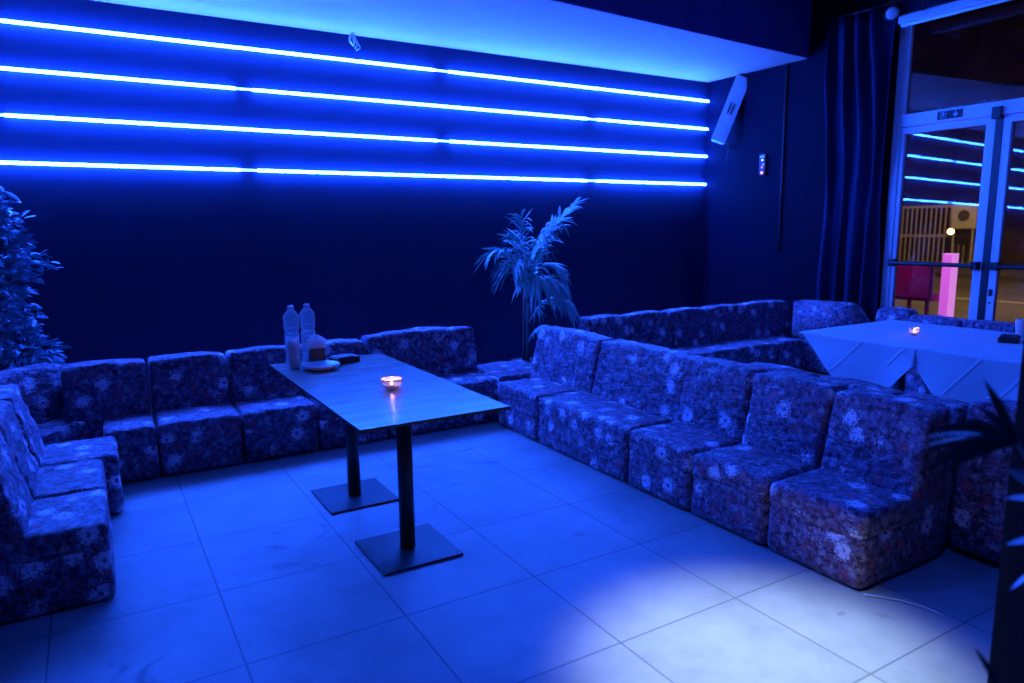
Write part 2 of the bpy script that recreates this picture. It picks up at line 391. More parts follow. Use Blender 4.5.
def pouf():
    t = thing('sofa_module', 'floral corner seat without a backrest at the foot of the palm', 'sofa', (2.70, 4.73, 0), 0, RG)
    bm = soft((.54, .56, .23), .025, .035, lambda x, y, z, n: Vector((x, y, z+.015))); obj('base', bm, 'fabric', t, True)
    bm = soft((.55, .57, .10), .03, .03, lambda x, y, z, n: Vector((x-.005, y-.005, z+.24+.012*noise.noise(Vector((x*5, y*5, 3)))))); obj('seat', bm, 'fabric', t, True)
pouf()
LG = 'floral sofa modules along the left wall'
def face_right(x_front, y_near, y_far, *a, **k):   # rz=+90: local x -> +Y, depth -> -X
    return module(y_far-y_near, a[0], (x_front, y_near, 0), math.pi/2, a[1], a[2], **k)
face_right(-.03, 3.16, 3.65, 'floral sofa module nearest the camera in the left row, its dark end showing', LG, 20, htop=.69, depth=.57)
face_right(-.03, 3.655, 4.15, 'floral sofa module in the middle of the left row', LG, 21, htop=.69, depth=.57)
face_right(.04, 4.155, 4.59, 'floral sofa module of the left row touching the back row, tallest lit front edge', LG, 22, htop=.69, depth=.64)
module(.60, 'slanted floral corner backrest module below the leafy bush', (-.45, 4.72, 0), R(40), LG, 23, htop=.655, depth=.52)
# second booth: back row, corner, window row, back-to-back row
G2 = 'floral sofa modules behind the cloth-covered table, against the back'
sm = [3.80, 4.29, 4.80, 5.30, 5.86, 6.25]
l2 = ['floral sofa module at the left end of the far booth, rounded end by the palm', 'floral sofa module of the far booth, second from its left end', 'floral sofa module in the middle of the far booth back row',
      'floral sofa module of the far booth, second from its right end', 'short floral sofa module at the right end of the far booth back row']
for i in range(5): module(sm[i+1]-sm[i]-.004, l2[i], (sm[i], 4.62, 0), 0, G2, 30+i, htop=.675, back_x=(0, .70) if i == 4 else None)
# module seen from its side
def end_module():
    t = thing('sofa_module', 'floral sofa module seen side-on in the far corner below the dark curtain', 'sofa', (6.27, 4.80, 0), 0, G2)
    pr = [(0, .335), (0, .72), (.56, .735), (.63, .70), (.74, .57), (.765, .335)]
    bm = B(); prism(bm, [(-y, z) for y, z in pr], .22, 'x', 0)
    bmesh.ops.bevel(bm, geom=bm.edges[:], offset=.012, segments=3, affect='EDGES'); obj('backrest', bm, 'fabric', t, True)
    bm = soft((.215, .772, .32), .02, .04, lambda x, y, z, n: Vector((x+.003, y-.774, z+.015))); obj('base', bm, 'fabric', t, True)
end_module()
WG = 'floral sofa modules under the glass doors'
wy = [4.0, 3.665, 3.20, 2.735, 2.20]
wl = ['dark rounded sofa back by the foot of the curtain', 'floral sofa back below the pink post at the doors', 'floral sofa back below the door closing stiles',
      'floral sofa back under the right door leaf beside the white cup']
for i in range(4): face_left(5.98 if i else 6.02, wy[i], wy[i+1]+.004, wl[i], WG, 40+i, htop=.668 if i else .70)
BG = 'floral sofa modules back to back with the right row'
by = [2.93, 2.44, 1.95, 1.615, 1.12, .62]
bl = ['floral sofa module whose top edge shows behind the third module of the right row', 'floral sofa module back to back with the right row, left of the hanging cloth corner', 'floral sofa module behind the right row below the hanging cloth',
      'dark floral sofa back panel left of the black pillar', 'floral sofa back panel half hidden by the black pillar']
for i in range(5): face_right(3.93, by[i+1]+.004, by[i], bl[i], BG, 50+i, htop=.665 if i < 3 else .71)

# ------------------------------------------------------------------ low table
def table(name, label, x0, x1, y0, y1, zt, posts, m):
    cx, cy = (x0+x1)/2, (y0+y1)/2
    t = thing(name, label, 'table', (cx, cy, 0))
    bm = B(); box(bm, (x0-cx, y0-cy, zt-.012), (x1-cx, y1-cy, zt), .001); tt = obj('tabletop', bm, m, t)
    bm = B()
    for a, c in (((x0, y0), (x1, y0)), ((x0, y1), (x1, y1)), ((x0, y0), (x0, y1)), ((x1, y0), (x1, y1))): box(bm, (a[0]-cx-.0012, a[1]-cy-.0012, zt-.0125), (c[0]-cx+.0012, c[1]-cy+.0012, zt-.0008))
    obj('edge_band', bm, 'black', tt)
    for px, py in posts:
        bm = B(); box(bm, (px-cx-.195, py-cy-.2, .0), (px-cx+.195, py-cy+.2, .012), .004); bp = obj('base_plate', bm, 'black_metal', t)
        bm = B(); tube(bm, [(px-cx, py-cy, .012), (px-cx, py-cy, zt-.02)], .036, 20); obj('post', bm, 'black_metal', t, True)
        bm = B(); box(bm, (px-cx-.14, py-cy-.14, zt-.022), (px-cx+.14, py-cy+.14, zt-.0115)); obj('mounting_plate', bm, 'black_metal', t)
    return t
table('dining_table', 'long grey rectangular table on two black steel posts', .842, 1.514, 2.565, 4.15, .735, [(1.178, 2.963), (1.181, 3.752)], 'table')
ZT = .735
# bottles
def bottle(x, y, label, lvl):
    t = thing('water_bottle', label, 'bottle', (x, y, ZT), rnd.random(), 'water bottles on the grey table')
    pr = [(0, .004), (.032, 0), (.039, .008), (.0405, .02)]
    z = .02
    for k in range(6): pr += [(.0405, z+.012), (.0385, z+.016), (.0405, z+.020)]; z += .024
    pr += [(.0405, .175), (.0355, .188), (.0365, .196), (.042, .21), (.0425, .222), (.0395, .229), (.0425, .236), (.0425, .25), (.0395, .257), (.0425, .264), (.0425, .278), (.040, .289), (.018, .318), (.0145, .321), (.0145, .328)]
    inner = [(max(0, r-.0016), h) for r, h in pr[1:]][::-1]
    bm = B(); lathe(bm, pr + inner + [(0, .006)], 24); obj('body', bm, 'pet', t, True)
    bm = B(); lathe(bm, [(0, .0075)]+[(max(0.001, r-.0026), h+.004) for r, h in pr[1:] if h < lvl]+[(.03, lvl), (0, lvl)], 24); obj('water', bm, 'water', t, True)
    bm = B(); lathe(bm, [(0.0148, .322), (.0172, .322), (.0172, .338), (.015, .341), (0, .341)], 20); obj('cap', bm, 'cap', t, True)
    bm = B(); lathe(bm, [(.0148, .314), (.0185, .314), (.0185, .3175), (.0148, .3175)], 20); obj('neck_ring', bm, 'cap', t, True)
bottle(.957, 4.06, 'left clear plastic water bottle, behind the stacked cups', .22)
bottle(1.060, 4.105, 'right clear plastic water bottle, behind the napkin box', .225)
# stacked clear cups in front of the bottles
def cup(x, y, z, label):
    t = tag(obj('plastic_cup', lathe(B(), [(0, .002), (.026, 0), (.0285, .02), (.034, .118), (.0355, .12), (.0335, .117), (.027, .02), (.024, .004), (0, .005)], 24), 'cupmat', None, True), label, 'cup', 'stacked clear cups')
    t.location = (x, y, z); return t
for k in range(5): cup(.935, 3.965, ZT+.001+.014*k, ['lowest', 'second lowest', 'middle', 'second highest', 'topmost'][k]+' cup of the clear stack before the left bottle')
# napkin box
t = thing('napkin_holder', 'small dark box of white paper napkins beside the right bottle', 'napkin holder', (1.078, 4.005, ZT), -.12)
bm = B(); w = .041
box(bm, (-w, -w, 0), (w, w, .006)); 
for a, c in (((-w, -w, .0), (w, -w+.005, 0.098)), ((-w, w-.005, 0), (w, w, 0.098)), ((-w, -w, 0), (-w+.005, w, 0.098)), ((w-.005, -w, 0), (w, w, 0.098))): box(bm, a, c, .001)
obj('box', bm, 'black', t)
bm = B()
for k in range(10):
    y = -.031+.0066*k; a = rnd.uniform(-.32, .32); hh = rnd.uniform(.115, .15); ca, sa = math.cos(a), math.sin(a); x0 = rnd.uniform(-.006, .006)
    vs = [(-.028, .0), (.028, 0), (.032, hh), (.010, hh+.018), (-.03, hh-.006)]
    vs = [(x0+px*ca*(.8+.5*pz/hh)+(pz-.02)*sa*.55, y+.006*math.sin(pz*40), .012+pz*ca) for px, pz in vs]
    vs = [(max(-.033, min(.033, v[0])) if v[2] < .09 else v[0], max(-.033, min(.033, v[1])), v[2]) for v in vs]
    f1 = [bm.verts.new(v) for v in vs]; f2 = [bm.verts.new((v[0], v[1]+.003, v[2])) for v in vs]
    bm.faces.new(f1); bm.faces.new(f2[::-1])
    for i in range(5): bm.faces.new((f1[i], f1[(i+1) % 5], f2[(i+1) % 5], f2[i]))
obj('napkins', bm, 'paper', t)['kind'] = 'stuff'
# plates
def plate(x, y, z, label):
    o = obj('plate', lathe(B(), [(0, .004), (.062, .003), (.068, 0), (.072, .004), (.103, .018), (.105, .021), (.101, .021), (.07, .009), (.06, .007), (0, .007)], 40), 'ceramic', None, True)
    o.location = (x, y, z); tag(o, label, 'plate', 'white plates on the grey table')
for k in range(2): plate(1.055, 3.855, ZT+.0005+k*.0072, ['lower of the two stacked white plates on the grey table', 'upper of the two stacked white plates on the grey table'][k])
# ashtray / dark tray
t = thing('menu_box', 'flat black box lying right of the white plates', 'box', (1.232, 3.985, ZT), .25)
bm = B(); box(bm, (-.075, -.05, 0), (.075, .05, .034), .004); obj('body', bm, 'black', t)
bm = B(); box(bm, (-.065, -.042, .034), (.04, .042, .04), .002); obj('lid', bm, 'stem_grey', t)
# candles
def candle(x, y, z, label, sc=1, warm=1):
    t = thing('candle_glass', label, 'candle', (x, y, z), 0, 'tealights in glass bowls')
    bm = B(); lathe(bm, [(0, .002), (.018*sc, 0), (.026*sc, .006), (.038*sc, .022), (.043*sc, .04), (.0415*sc, .052), (.039*sc, .052), (.0405*sc, .04), (.035*sc, .023), (.024*sc, .010), (0, .009)], 32); obj('bowl', bm, 'glass', t, True)
    bm = B(); lathe(bm, [(0, .011), (.0185, .011), (.0195, .024), (.0185, .024), (.0178, .014), (0, .013)], 24); cu = obj('tin_cup', bm, 'tin', t, True)
    bm = B(); lathe(bm, [(0, .0135), (.0175, .0145), (.0175, .021), (.004, .0205), (0, .0205)], 20); obj('wax', bm, 'wax', t, True)
    bm = B(); lathe(bm, [(0, .023), (.0045, .028), (.0055, .034), (.003, .044), (0, .05)], 12); obj('flame', bm, 'flame', t, True)
candle(1.205, 3.165, ZT, 'lit tealight in a clear glass bowl on the grey table', 1.25)

# ------------------------------------------------------------------ second table with cloths
X0, X1, Y0, Y1, ZC = 4.40, 5.50, 1.55, 3.27, .735
table('dining_table', 'table under white cloths in front of the glass doors', X0, X1, Y0, Y1, ZC-.004, [(4.95, 1.95), (4.95, 2.85)], 'table')
def lerp_path(pts, y):
    pts = sorted(pts)
    if y <= pts[0][0]: return pts[0][1]
    for (a, za), (c, zc) in zip(pts, pts[1:]):
        if y <= c: return za+(zc-za)*(y-a)/(c-a)
    return pts[-1][1]
def cloth(name, label, ya, yb, hem, zo, seed, ridges, far=0):
    bm = B(); nx, ny, nf = 26, 180, 90; off = Vector((seed, seed*2, 0)); g = []
    for j in range(ny+1):
        y = ya+(yb-ya)*j/ny; row = []
        zl = lerp_path(hem, y)
        for i in range(6):   # far hem on the +X side
            row.append(Vector((X1+.02+.006*math.sin(y*17), y, ZC+zo-.26*(1-i/6)-.004)))
        for i in range(nx+1):
            x = X1+.012-(X1-X0+.024)*i/nx
            w = noise.noise(Vector((x*3.5, y*3.5, seed)))*.003
            row.append(Vector((x, y, ZC+zo+.002+max(-.001, w))))
        for i in range(1, nf+1):
            s = i/nf; z = ZC+zo-(ZC-zl)*s-.004
            bul = .018+.03*s*(ZC-zl)/.4+noise.noise(Vector((y*4.2, z*4.0, seed+5)))*.022*s+.012*s*math.sin(y*13+seed)
            for (p, q) in ridges:      # pressed fold lines
                d = Vector((q[0]-p[0], q[1]-p[1])); e = Vector((y-p[0], z-p[1])); tt = max(0, min(1, e.dot(d)/d.dot(d)))
                r = (e-d*tt).length; bul += .0045*math.exp(-(r/.0055)**2)
            row.append(Vector((X0-.012-bul, y, z)))
        g.append([bm.verts.new(p) for p in row])
    for a, c in zip(g, g[1:]):
        for i in range(len(a)-1): bm.faces.new((a[i], a[i+1], c[i+1], c[i]))
    if far:   # short hang on the far end
        last = g[-1]; prev = last
        for k in range(1, 6):
            cur = [bm.verts.new((v.co.x, v.co.y+.012+.004*k+.008*math.sin(v.co.x*15), v.co.z-far*k/5)) if 5 <= i <= 6+nx else None for i, v in enumerate(last)]
            for i in range(5, 6+nx): bm.faces.new((prev[i], prev[i+1], cur[i+1], cur[i]))
            prev = cur
    o = obj(name, bm, 'cloth', None, True)
    md = o.modifiers.new('thickness', 'SOLIDIFY'); md.thickness = .0018; md.offset = 1
    tag(o, label, 'tablecloth', 'white cloths on the table by the doors'); return o
cloth('tablecloth', 'white tablecloth hanging over the left end of the covered table', 2.43, 3.275,
      [(2.43, .625), (2.53, .50), (2.64, .385), (2.74, .366), (2.88, .382), (3.05, .54), (3.25, .725), (3.275, .73)], 0, 1.3,
      [((2.78, .74), (2.93, .56)), ((2.93, .56), (3.0, .5)), ((2.50, .72), (2.6, .60))], .03)
cloth('tablecloth', 'white tablecloth hanging behind the dark palm leaves on the covered table', 1.55, 2.432,
      [(1.55, .5), (1.7, .33), (1.95, .25), (2.1, .29), (2.226, .40), (2.43, .622)], .0025, 4.1,
      [((2.05, .72), (2.22, .5)), ((2.22, .5), (2.3, .4)), ((1.8, .7), (2.05, .35))])
candle(4.82, 2.70, ZC+.006, 'lit tealight glowing on the white tablecloth', .8)
t = thing('menu_box', 'flat black box on the white tablecloth beside the white cup', 'box', (5.07, 2.225, ZC+.008), .35)
bm = B(); box(bm, (-.10, -.055, 0), (.10, .055, .03), .004); obj('body', bm, 'black', t)
bm = B(); box(bm, (-.09, -.045, .03), (.09, .045, .036), .002); obj('lid', bm, 'black', t)
o = obj('paper_cup', lathe(B(), [(0, .002), (.03, 0), (.040, .115), (.042, .118), (.0385, .114), (.028, .006), (0, .006)], 28), 'white_plastic', None, True)
o.location = (5.325, 2.27, ZC+.008); tag(o, 'white cup at the far edge of the covered table', 'cup')

# ------------------------------------------------------------------ plants
def leafquad(bm, p, d, side, L, W, curl=.2, seg=4):
    """tapered leaf blade starting at p along d"""
    d = d.normalized(); side = (side - d*side.dot(d)).normalized(); up = side.cross(d)
    rows = []
    for k in range(seg+1):
        s = k/seg; wd = W*math.sin(math.pi*min(1, .12+.88*s))*(1 if s < .98 else .05)
        c = p + d*(L*s) - Vector((0, 0, 1))*(curl*L*s*s) 
        rows.append((bm.verts.new(c-side*wd+up*wd*.3), bm.verts.new(c), bm.verts.new(c+side*wd+up*wd*.3)))
    for a, b_ in zip(rows, rows[1:]):
        bm.faces.new((a[0], a[1], b_[1], b_[0])); bm.faces.new((a[1], a[2], b_[2], b_[1]))
def frond(parent, pts, n, L, W, m, droop=.5, spread=1.0, seed=0, side=None):
    rr = random.Random(seed); pts = [Vector(p) for p in pts]
    def at(s):   # quadratic through pts
        a, b_, c = pts; return a*(1-s)**2+b_*(2*s*(1-s))+c*s*s
    st = [at(k/14) for k in range(15)]
    bm = B(); tube(bm, st, [.007*(1-.8*k/14) for k in range(15)], 5)
    for k in range(n):
        s = .18+.82*k/(n-1); p = at(s); d = (at(min(1, s+.03))-at(s-.03)).normalized()
        sd = side if side else Vector((0, 0, 1)).cross(d)
        sd = Vector(sd).normalized()
        for sg in (-1, 1):
            l = L*1.05*(1-.5*abs(s-.45))*rr.uniform(.8, 1.15)
            dd = d*rr.uniform(.55, .9)+sd*sg*spread*(1-.5*s)+Vector((rr.uniform(-.15, .15), rr.uniform(-.15, .15), rr.uniform(-.1, .25)))
            leafquad(bm, p, dd, Vector((0, 0, 1)).cross(dd)+Vector((rr.uniform(-.3, .3), rr.uniform(-.3, .3), .3)), l, W*rr.uniform(.7, 1.2), droop*rr.uniform(.4, 1.5), 5)
    return obj('frond', bm, m, parent, True)
def pot(parent, r, h, m='pot'):
    bm = B(); lathe(bm, [(0, 0), (r*.75, 0), (r*.97, h*.92), (r, h*.92), (r, h), (r*.92, h), (r*.9, h*.9), (0, h*.9)], 28); obj('pot', bm, m, parent, True)
    bm = B(); lathe(bm, [(0, h*.93), (r*.5, h*.935), (r*.89, h*.91)], 24); obj('soil', bm, 'soil', parent, True)
t = thing('potted_palm', 'feathery palm with thin stems standing behind the sofa corner', 'plant', (3.47, 5.58, 0))
pot(t, .14, .26)
for k, (x, y, h) in enumerate(((-.02, .0, 1.0), (.03, .02, 1.12), (.0, -.04, .8))):
    bm = B(); tube(bm, [(x, y, .22), (x*.7, y, .5), (x+.01, y, h)], [.017, .014, .011], 8); obj('stem', bm, 'trunk', t, True)
Fs = [  # start, control, tip (local to the pot foot), leaflets, length
    ((.03, .02, 1.10), (.20, 0, 1.42), (.52, -.05, 1.72), 18, .25, .35),     # up to the right
    ((.02, 0, 1.02), (-.02, 0, 1.35), (-.07, -.05, 1.58), 12, .28, .6),     # upright
    ((-.02, 0, .98), (-.2, -.05, 1.40), (-.40, -.08, 1.28), 14, .23, .5),   # arching left
    ((.03, .02, 1.08), (.05, -.1, 1.5), (.24, -.16, 1.56), 13, .25, .7),
    ((.0, 0, 1.0), (-.14, -.1, 1.30), (-.26, -.2, 1.16), 13, .28, .7),
    ((.03, .02, 1.0), (.22, -.1, 1.32), (.30, -.16, 1.02), 13, .24, .7),
    ((.02, 0, .9), (.08, -.05, 1.25), (.14, -.2, 1.40), 14, .24, .8),
    ((.0, 0, .9), (-.10, -.05, 1.25), (-.18, -.12, 1.42), 14, .25, .7),
    ((.02, 0, .85), (.12, -.12, 1.2), (.20, -.3, .95), 14, .24, .9),
    ((.0, 0, .85), (-.06, -.15, 1.22), (-.05, -.34, 1.0), 14, .24, .9),
    ((0, -.04, .6), (.16, -.14, 1.0), (.36, -.20, .80), 16, .2, .9),          # low curling frond on the right
    ((0, -.04, .42), (.04, -.15, .74), (.24, -.25, .46), 16, .17, .9),
]
for k, (a, c, e, n, L, dr) in enumerate(Fs): frond(t, (a, c, e), int(n*1.5), L, .013, 'palm', dr, .8, 100+k)
# ficus bush in the left corner
t = thing('leafy_bush', 'dense leafy bush in the left corner above the sofa backs', 'plant', (-.60, 5.80, 0))
pot(t, .17, .3)
for k in range(3):
    a = k*2.1; bm = B(); tube(bm, [(.03*math.cos(a), .03*math.sin(a), .27), (.05*math.cos(a), .05*math.sin(a), .7), (.10*math.cos(a), .08*math.sin(a), 1.3)], [.014, .012, .007], 7); obj('stem', bm, 'trunk', t, True)
bm = B(); rr = random.Random(5)
env = [(.42, .26), (.55, .30), (.75, .34), (.95, .36), (1.1, .30), (1.25, .28), (1.35, .20), (1.45, .13), (1.6, .09), (1.75, .03)]
cl = []
for k in range(30):
    z = rr.uniform(.5, 1.66); rad = lerp_path(env, z)*.9*math.sqrt(rr.uniform(.3, 1)); a = rr.uniform(0, 6.283); cl.append((rad*math.cos(a), rad*math.sin(a)*.85, z))
for k in range(440):     # twigs carrying leaves
    c = rr.choice(cl); a = rr.uniform(0, 6.283); g_ = abs(rr.gauss(0, .07))
    p = Vector((c[0]+g_*math.cos(a), c[1]+g_*math.sin(a), max(.45, c[2]+rr.gauss(0, .075)))); a = math.atan2(p.y, p.x); out = Vector((math.cos(a), math.sin(a), .35))
    for q in range(7):
        d = out+Vector((rr.uniform(-1, 1), rr.uniform(-1, 1), rr.uniform(-.7, .9)))
        leafquad(bm, p+Vector((rr.uniform(-.05, .05), rr.uniform(-.05, .05), rr.uniform(-.05, .05))), d, Vector((rr.uniform(-1, 1), rr.uniform(-1, 1), rr.uniform(-.2, 1))), rr.uniform(.055, .10), rr.uniform(.013, .021), .3, 3)
obj('foliage', bm, 'ficus', t, True)
# palm close to the camera by the pillar
t = thing('potted_palm', 'dark blurred palm leaves close to the camera before the black pillar', 'plant', (1.30, .40, 0))
pot(t, .15, .3)
bm = B(); tube(bm, [(0, 0, .27), (-.02, .02, .7), (-.06, .07, 1.12)], [.016, .013, .008], 8); obj('stem', bm, 'trunk', t, True)
o0 = Vector((1.30, .40, 0))
def blade(p, q, W, m, lift=.0, curl=.12):
    p, q = Vector(p)-o0, Vector(q)-o0; bm = B(); d = q-p
    view = Vector((-.55, .75, .6)) if m == 'pale_leaf' else Vector((-1, -.5, .1)); sd = d.cross(view)
    zz = p.z-.08; k_ = (zz-.7)/.42; tube(bm, [(-.02-.04*k_, .02+.05*k_, zz), p], .0022, 5)
    leafquad(bm, p, d+Vector((0, 0, curl*d.length)), sd, d.length, W, curl, 7); return obj('leaf', bm, m, t, True)
c0 = (1.2, .50, 1.165)
for q, W, m, cv in (((1.178, .552, 1.27), .0075, 'dark_leaf', .1), ((1.158, .588, 1.19), .006, 'dark_leaf', .35), ((1.135, .632, 1.168), .005, 'dark_leaf', .4), ((1.140, .624, 1.115), .006, 'dark_leaf', .45),
                ((1.152, .602, 1.08), .006, 'dark_leaf', .5), ((1.163, .58, 1.205), .0055, 'dark_leaf', .3), ((1.147, .612, 1.138), .005, 'pale_leaf', .4), ((1.172, .56, 1.12), .005, 'dark_leaf', .4),
                ((1.15, .607, 1.182), .004, 'dark_leaf', .3), ((1.16, .585, 1.15), .006, 'dark_leaf', .45), ((1.143, .618, 1.155), .004, 'pale_leaf', .35), ((1.155, .597, 1.10), .005, 'dark_leaf', .6), ((1.166, .575, 1.09), .006, 'dark_leaf', .5), ((1.15, .606, 1.20), .004, 'dark_leaf', .5), ((1.17, .566, 1.235), .005, 'dark_leaf', .3)):
    blade(c0, q, W, m, 0, cv)
for p, q, W in (((1.215, .47, 1.10), (1.194, .512, 1.125), .010), ((1.22, .46, 1.08), (1.197, .508, 1.075), .009), ((1.222, .455, 1.02), (1.200, .50, 1.0), .010), ((1.22, .46, .97), (1.205, .488, .93), .007)):
    blade(p, q, W, 'pale_leaf')
for p, q, W in (((1.21, .48, .74), (1.186, .532, .825), .006), ((1.21, .48, .72), (1.18, .545, .74), .006)):
    blade(p, q, W, 'dark_leaf')

# ------------------------------------------------------------------ glass doors, window above, exit sign
XD = 6.75
d1 = bpy.data.objects.new('door_1', None); C.objects.link(d1); d1['kind'] = 'structure'; d1.location = (XD, 3.2, 0)
def dpart(name, boxes, m, bev=.004, par=d1):
    bm = B()
    for a, c in boxes: box(bm, (a[0]-XD, a[1]-3.2, a[2]), (c[0]-XD, c[1]-3.2, c[2]), bev)
    return obj(name, bm, m, par)
dpart('frame', [((XD-.04, 4.045, 0), (XD+.04, 4.12, 3.42)), ((XD-.04, 1.9, 2.40), (XD+.04, 4.045, 2.515)), ((XD-.04, 1.9, 0), (XD+.04, 1.98, 2.4)), ((XD-.04, 1.9, 3.38), (XD+.04, 4.045, 3.42))], 'door')
for nm_, ya, yb in (('leaf', 3.225, 4.043), ('leaf', 2.0, 3.165)):
    far = yb-.035; near = ya+.075
    if ya < 3: near = ya+.07; far = yb-.065
    lf = dpart(nm_, [((XD-.025, far, .02), (XD+.025, yb, 2.395)), ((XD-.025, ya, .02), (XD+.025, near, 2.395)), ((XD-.025, near, 2.335), (XD+.025, far, 2.395)), ((XD-.025, near, .02), (XD+.025, far, .14))], 'door')
    dpart('glass_pane', [((XD-.004, near, .14), (XD+.004, far, 2.335))], 'pane', 0, lf).matrix_local = Matrix.Translation((0, 0, 1.24)) @ Matrix.Rotation(R(.9), 4, 'Y') @ Matrix.Translation((0, 0, -1.24))
    bm = B(); tube(bm, [(-.09, near-.03-3.2, 1.13), (-.09, far+.02-3.2, 1.13)], .019, 12)
    for yy in (near-.035, far+.0): box(bm, (-.10, yy-3.2-.03, 1.095), (-.022, yy-3.2+.03, 1.165), .005)
    obj('push_bar', bm, 'black', lf)
dpart('centre_gasket', [((XD-.03, 3.166, .02), (XD+.02, 3.224, 2.395))], 'black', 0)
dpart('latch', [((XD-.07, 3.17, 2.37), (XD-.025, 3.245, 2.47))], 'black', .006)
dpart('lock', [((XD-.034, 3.12, .87), (XD-.024, 3.15, .93)), ((XD-.034, 3.128, .80), (XD-.024, 3.142, .82))], 'black', .003)
w1 = bpy.data.objects.new('window_1', None); C.objects.link(w1); w1['kind'] = 'structure'; w1.location = (XD, 3.2, 2.5)
bm = B(); box(bm, (-.004, -1.3, .015), (.004, .845, .88)); obj('glass_pane', bm, 'pane', w1)
bm = B(); box(bm, (-.02, .82, .0), (.02, .845, .88)); obj('window_frame', bm, 'door', w1)
# exit sign plate on the header
t = thing('exit_sign', 'small dark sign with running figure and down arrow on the door header', 'sign', (XD-.041, 3.60, 2.4585))
bm = B(); box(bm, (-.006, -.108, -.036), (0, .108, .036), .002); obj('plate', bm, 'sign', t)
def poly(bm, pts, s, oy, oz): prism(bm, [(oy-p[0]*s, oz+p[1]*s) for p in pts], -.0085, 'x', -.0055)
bm = B()   # running figure in a doorway, seen on the left (+Y) half
s = .026
lathe(bm, [(0, -.0012), (.006, -.0012), (.006, .0012), (0, .0012)], 12)
for v in bm.verts: v.co = Vector((-.0070+v.co.z, v.co.x+.056, v.co.y+.019))
for P in ([(-.2, .55), (.25, .6), (.2, -.1), (-.15, -.1)], [(-.15, .5), (-.65, .2), (-.55, .05), (-.1, .3)], [(.2, .5), (.6, .25), (.75, .4), (.65, .5), (.25, .65)],
          [(-.15, -.1), (.05, -.1), (-.25, -.55), (-.75, -.6), (-.75, -.75), (-.2, -.72)], [(0, -.1), (.2, -.1), (.5, -.5), (.35, -.95), (.18, -.9), (.3, -.5)]): poly(bm, P, s, .055, -.002)
for P in ([(-1, 1.15), (1.0, 1.15), (1.0, 1.02), (-1, 1.02)], [(-1, 1.15), (-.88, 1.15), (-.88, -1.1), (-1, -1.1)], [(1.0, 1.15), (.88, 1.15), (.88, -1.1), (1.0, -1.1)]): poly(bm, P, s, .055, 0)
obj('running_figure', bm, 'white_plastic', t)
bm = B()
poly(bm, [(-.18, 1), (.18, 1), (.18, -.1), (.75, .35), (.75, -.15), (0, -.95), (-.75, -.15), (-.75, .35), (-.18, -.1)], .026, -.05, 0); obj('down_arrow', bm, 'white_plastic', t)
# tinsel on the header
bm = B(); rr = random.Random(3)
for k in range(90):
    y = 3.2+.85*k/90; p = Vector((XD-.02, y, 2.52)); leafquad(bm, p, Vector((rr.uniform(-.5, .1), rr.uniform(-1, 1), rr.uniform(.1, 1))), Vector((rr.uniform(-1, 1), rr.uniform(-1, 1), rr.uniform(-1, 1))), rr.uniform(.02, .06), .003, .1, 2)
tag(obj('tinsel_garland', bm, 'tinsel'), 'thin glinting tinsel strip along the top of the door header', 'garland')

# ------------------------------------------------------------------ side wall fittings
# speaker
t = thing('wall_speaker', 'slim white loudspeaker tilted on the wall at the end of the light tubes', 'speaker', (6.56, 6.00, 2.835))
rot = Matrix.Rotation(R(-27), 3, Vector((.8585, -.5128, 0)).cross(Vector((0, 0, 1))))
ax = Matrix.Rotation(R(21), 3, Vector((.505, .848, -.16)).normalized())
def sp(bm):
    for v in bm.verts: v.co = ax @ (Matrix.Rotation(R(-32), 3, 'Z') @ v.co)
    return bm
bm = B(); prism(bm, [(-.085, 0), (.085, 0), (.085, .12), (-.06, .12)], .385, 'z', -.385); bmesh.ops.bevel(bm, geom=bm.edges[:], offset=.006, segments=2, affect='EDGES'); obj('cabinet', sp(bm), 'white_plastic', t)
bm = B(); box(bm, (-.028, -.006, -.06), (-.014, .003, .07)); box(bm, (.012, -.006, -.06), (.026, .003, .07)); obj('handle_slot', sp(bm), 'black', t)
bm = B(); tube(bm, [(.07, .08, -.36), (.12, .1, -.42), (.16, .12, -.42)], .012, 8); tube(bm, [(.02, .05, -.37), (.0, .02, -.48), (-.05, 0, -.6)], .005, 6); obj('bracket', bm, 'black', t, True)
# control box
t = thing('wall_switch_box', 'small wall box with yellow, red and orange indicator lights', 'control box', (XW, 5.61, 2.18))
bm = B(); box(bm, (-.03, -.042, -.115), (0, .042, .115), .005); obj('housing', bm, 'black', t)
for z, m, r in ((.05, 'led_y', .011), (-.03, 'led_r', .011), (-.09, 'led_o', .017)):
    bm = B(); lathe(bm, [(0, 0), (r, 0), (r*.8, .006), (0, .008)], 12)
    for v in bm.verts: v.co = Vector((-.03-v.co.z, v.co.x, v.co.y+z))
    obj('indicator', bm, m, t)
bm = B(); box(bm, (-.036, -.03, -.012), (-.03, .0, .01)); box(bm, (-.036, -.03, .075), (-.03, .03, .1)); obj('button', bm, 'white_plastic', t)
bm = B(); tube(bm, [(XW-.012, 5.34, 1.2), (XW-.012, 5.345, 2.0), (XW-.012, 5.35, 3.2)], .011, 8)
tag(obj('wall_conduit', bm, 'conduit', None, True), 'thin vertical pipe on the dark wall between control box and curtain', 'pipe')
# dangling hook
bm = B(); tube(bm, [(2.20, 6.42, 3.235), (2.17, 6.42, 3.19), (2.17, 6.42, 3.15), (2.20, 6.42, 3.12), (2.215, 6.42, 3.14), (2.21, 6.42, 3.2), (2.215, 6.42, 3.235)], .006, 6)
for k in range(4): tube(bm, [(2.19+.01*k, 6.42, 3.2), (2.17+.03*k, 6.40, 3.16-.02*k), (2.19+.01*k, 6.4, 3.12-.015*k)], .004, 5)
tag(obj('hanging_wire', bm, 'white_plastic', None, True), 'small white wire loop dangling under the white ceiling edge', 'wire')
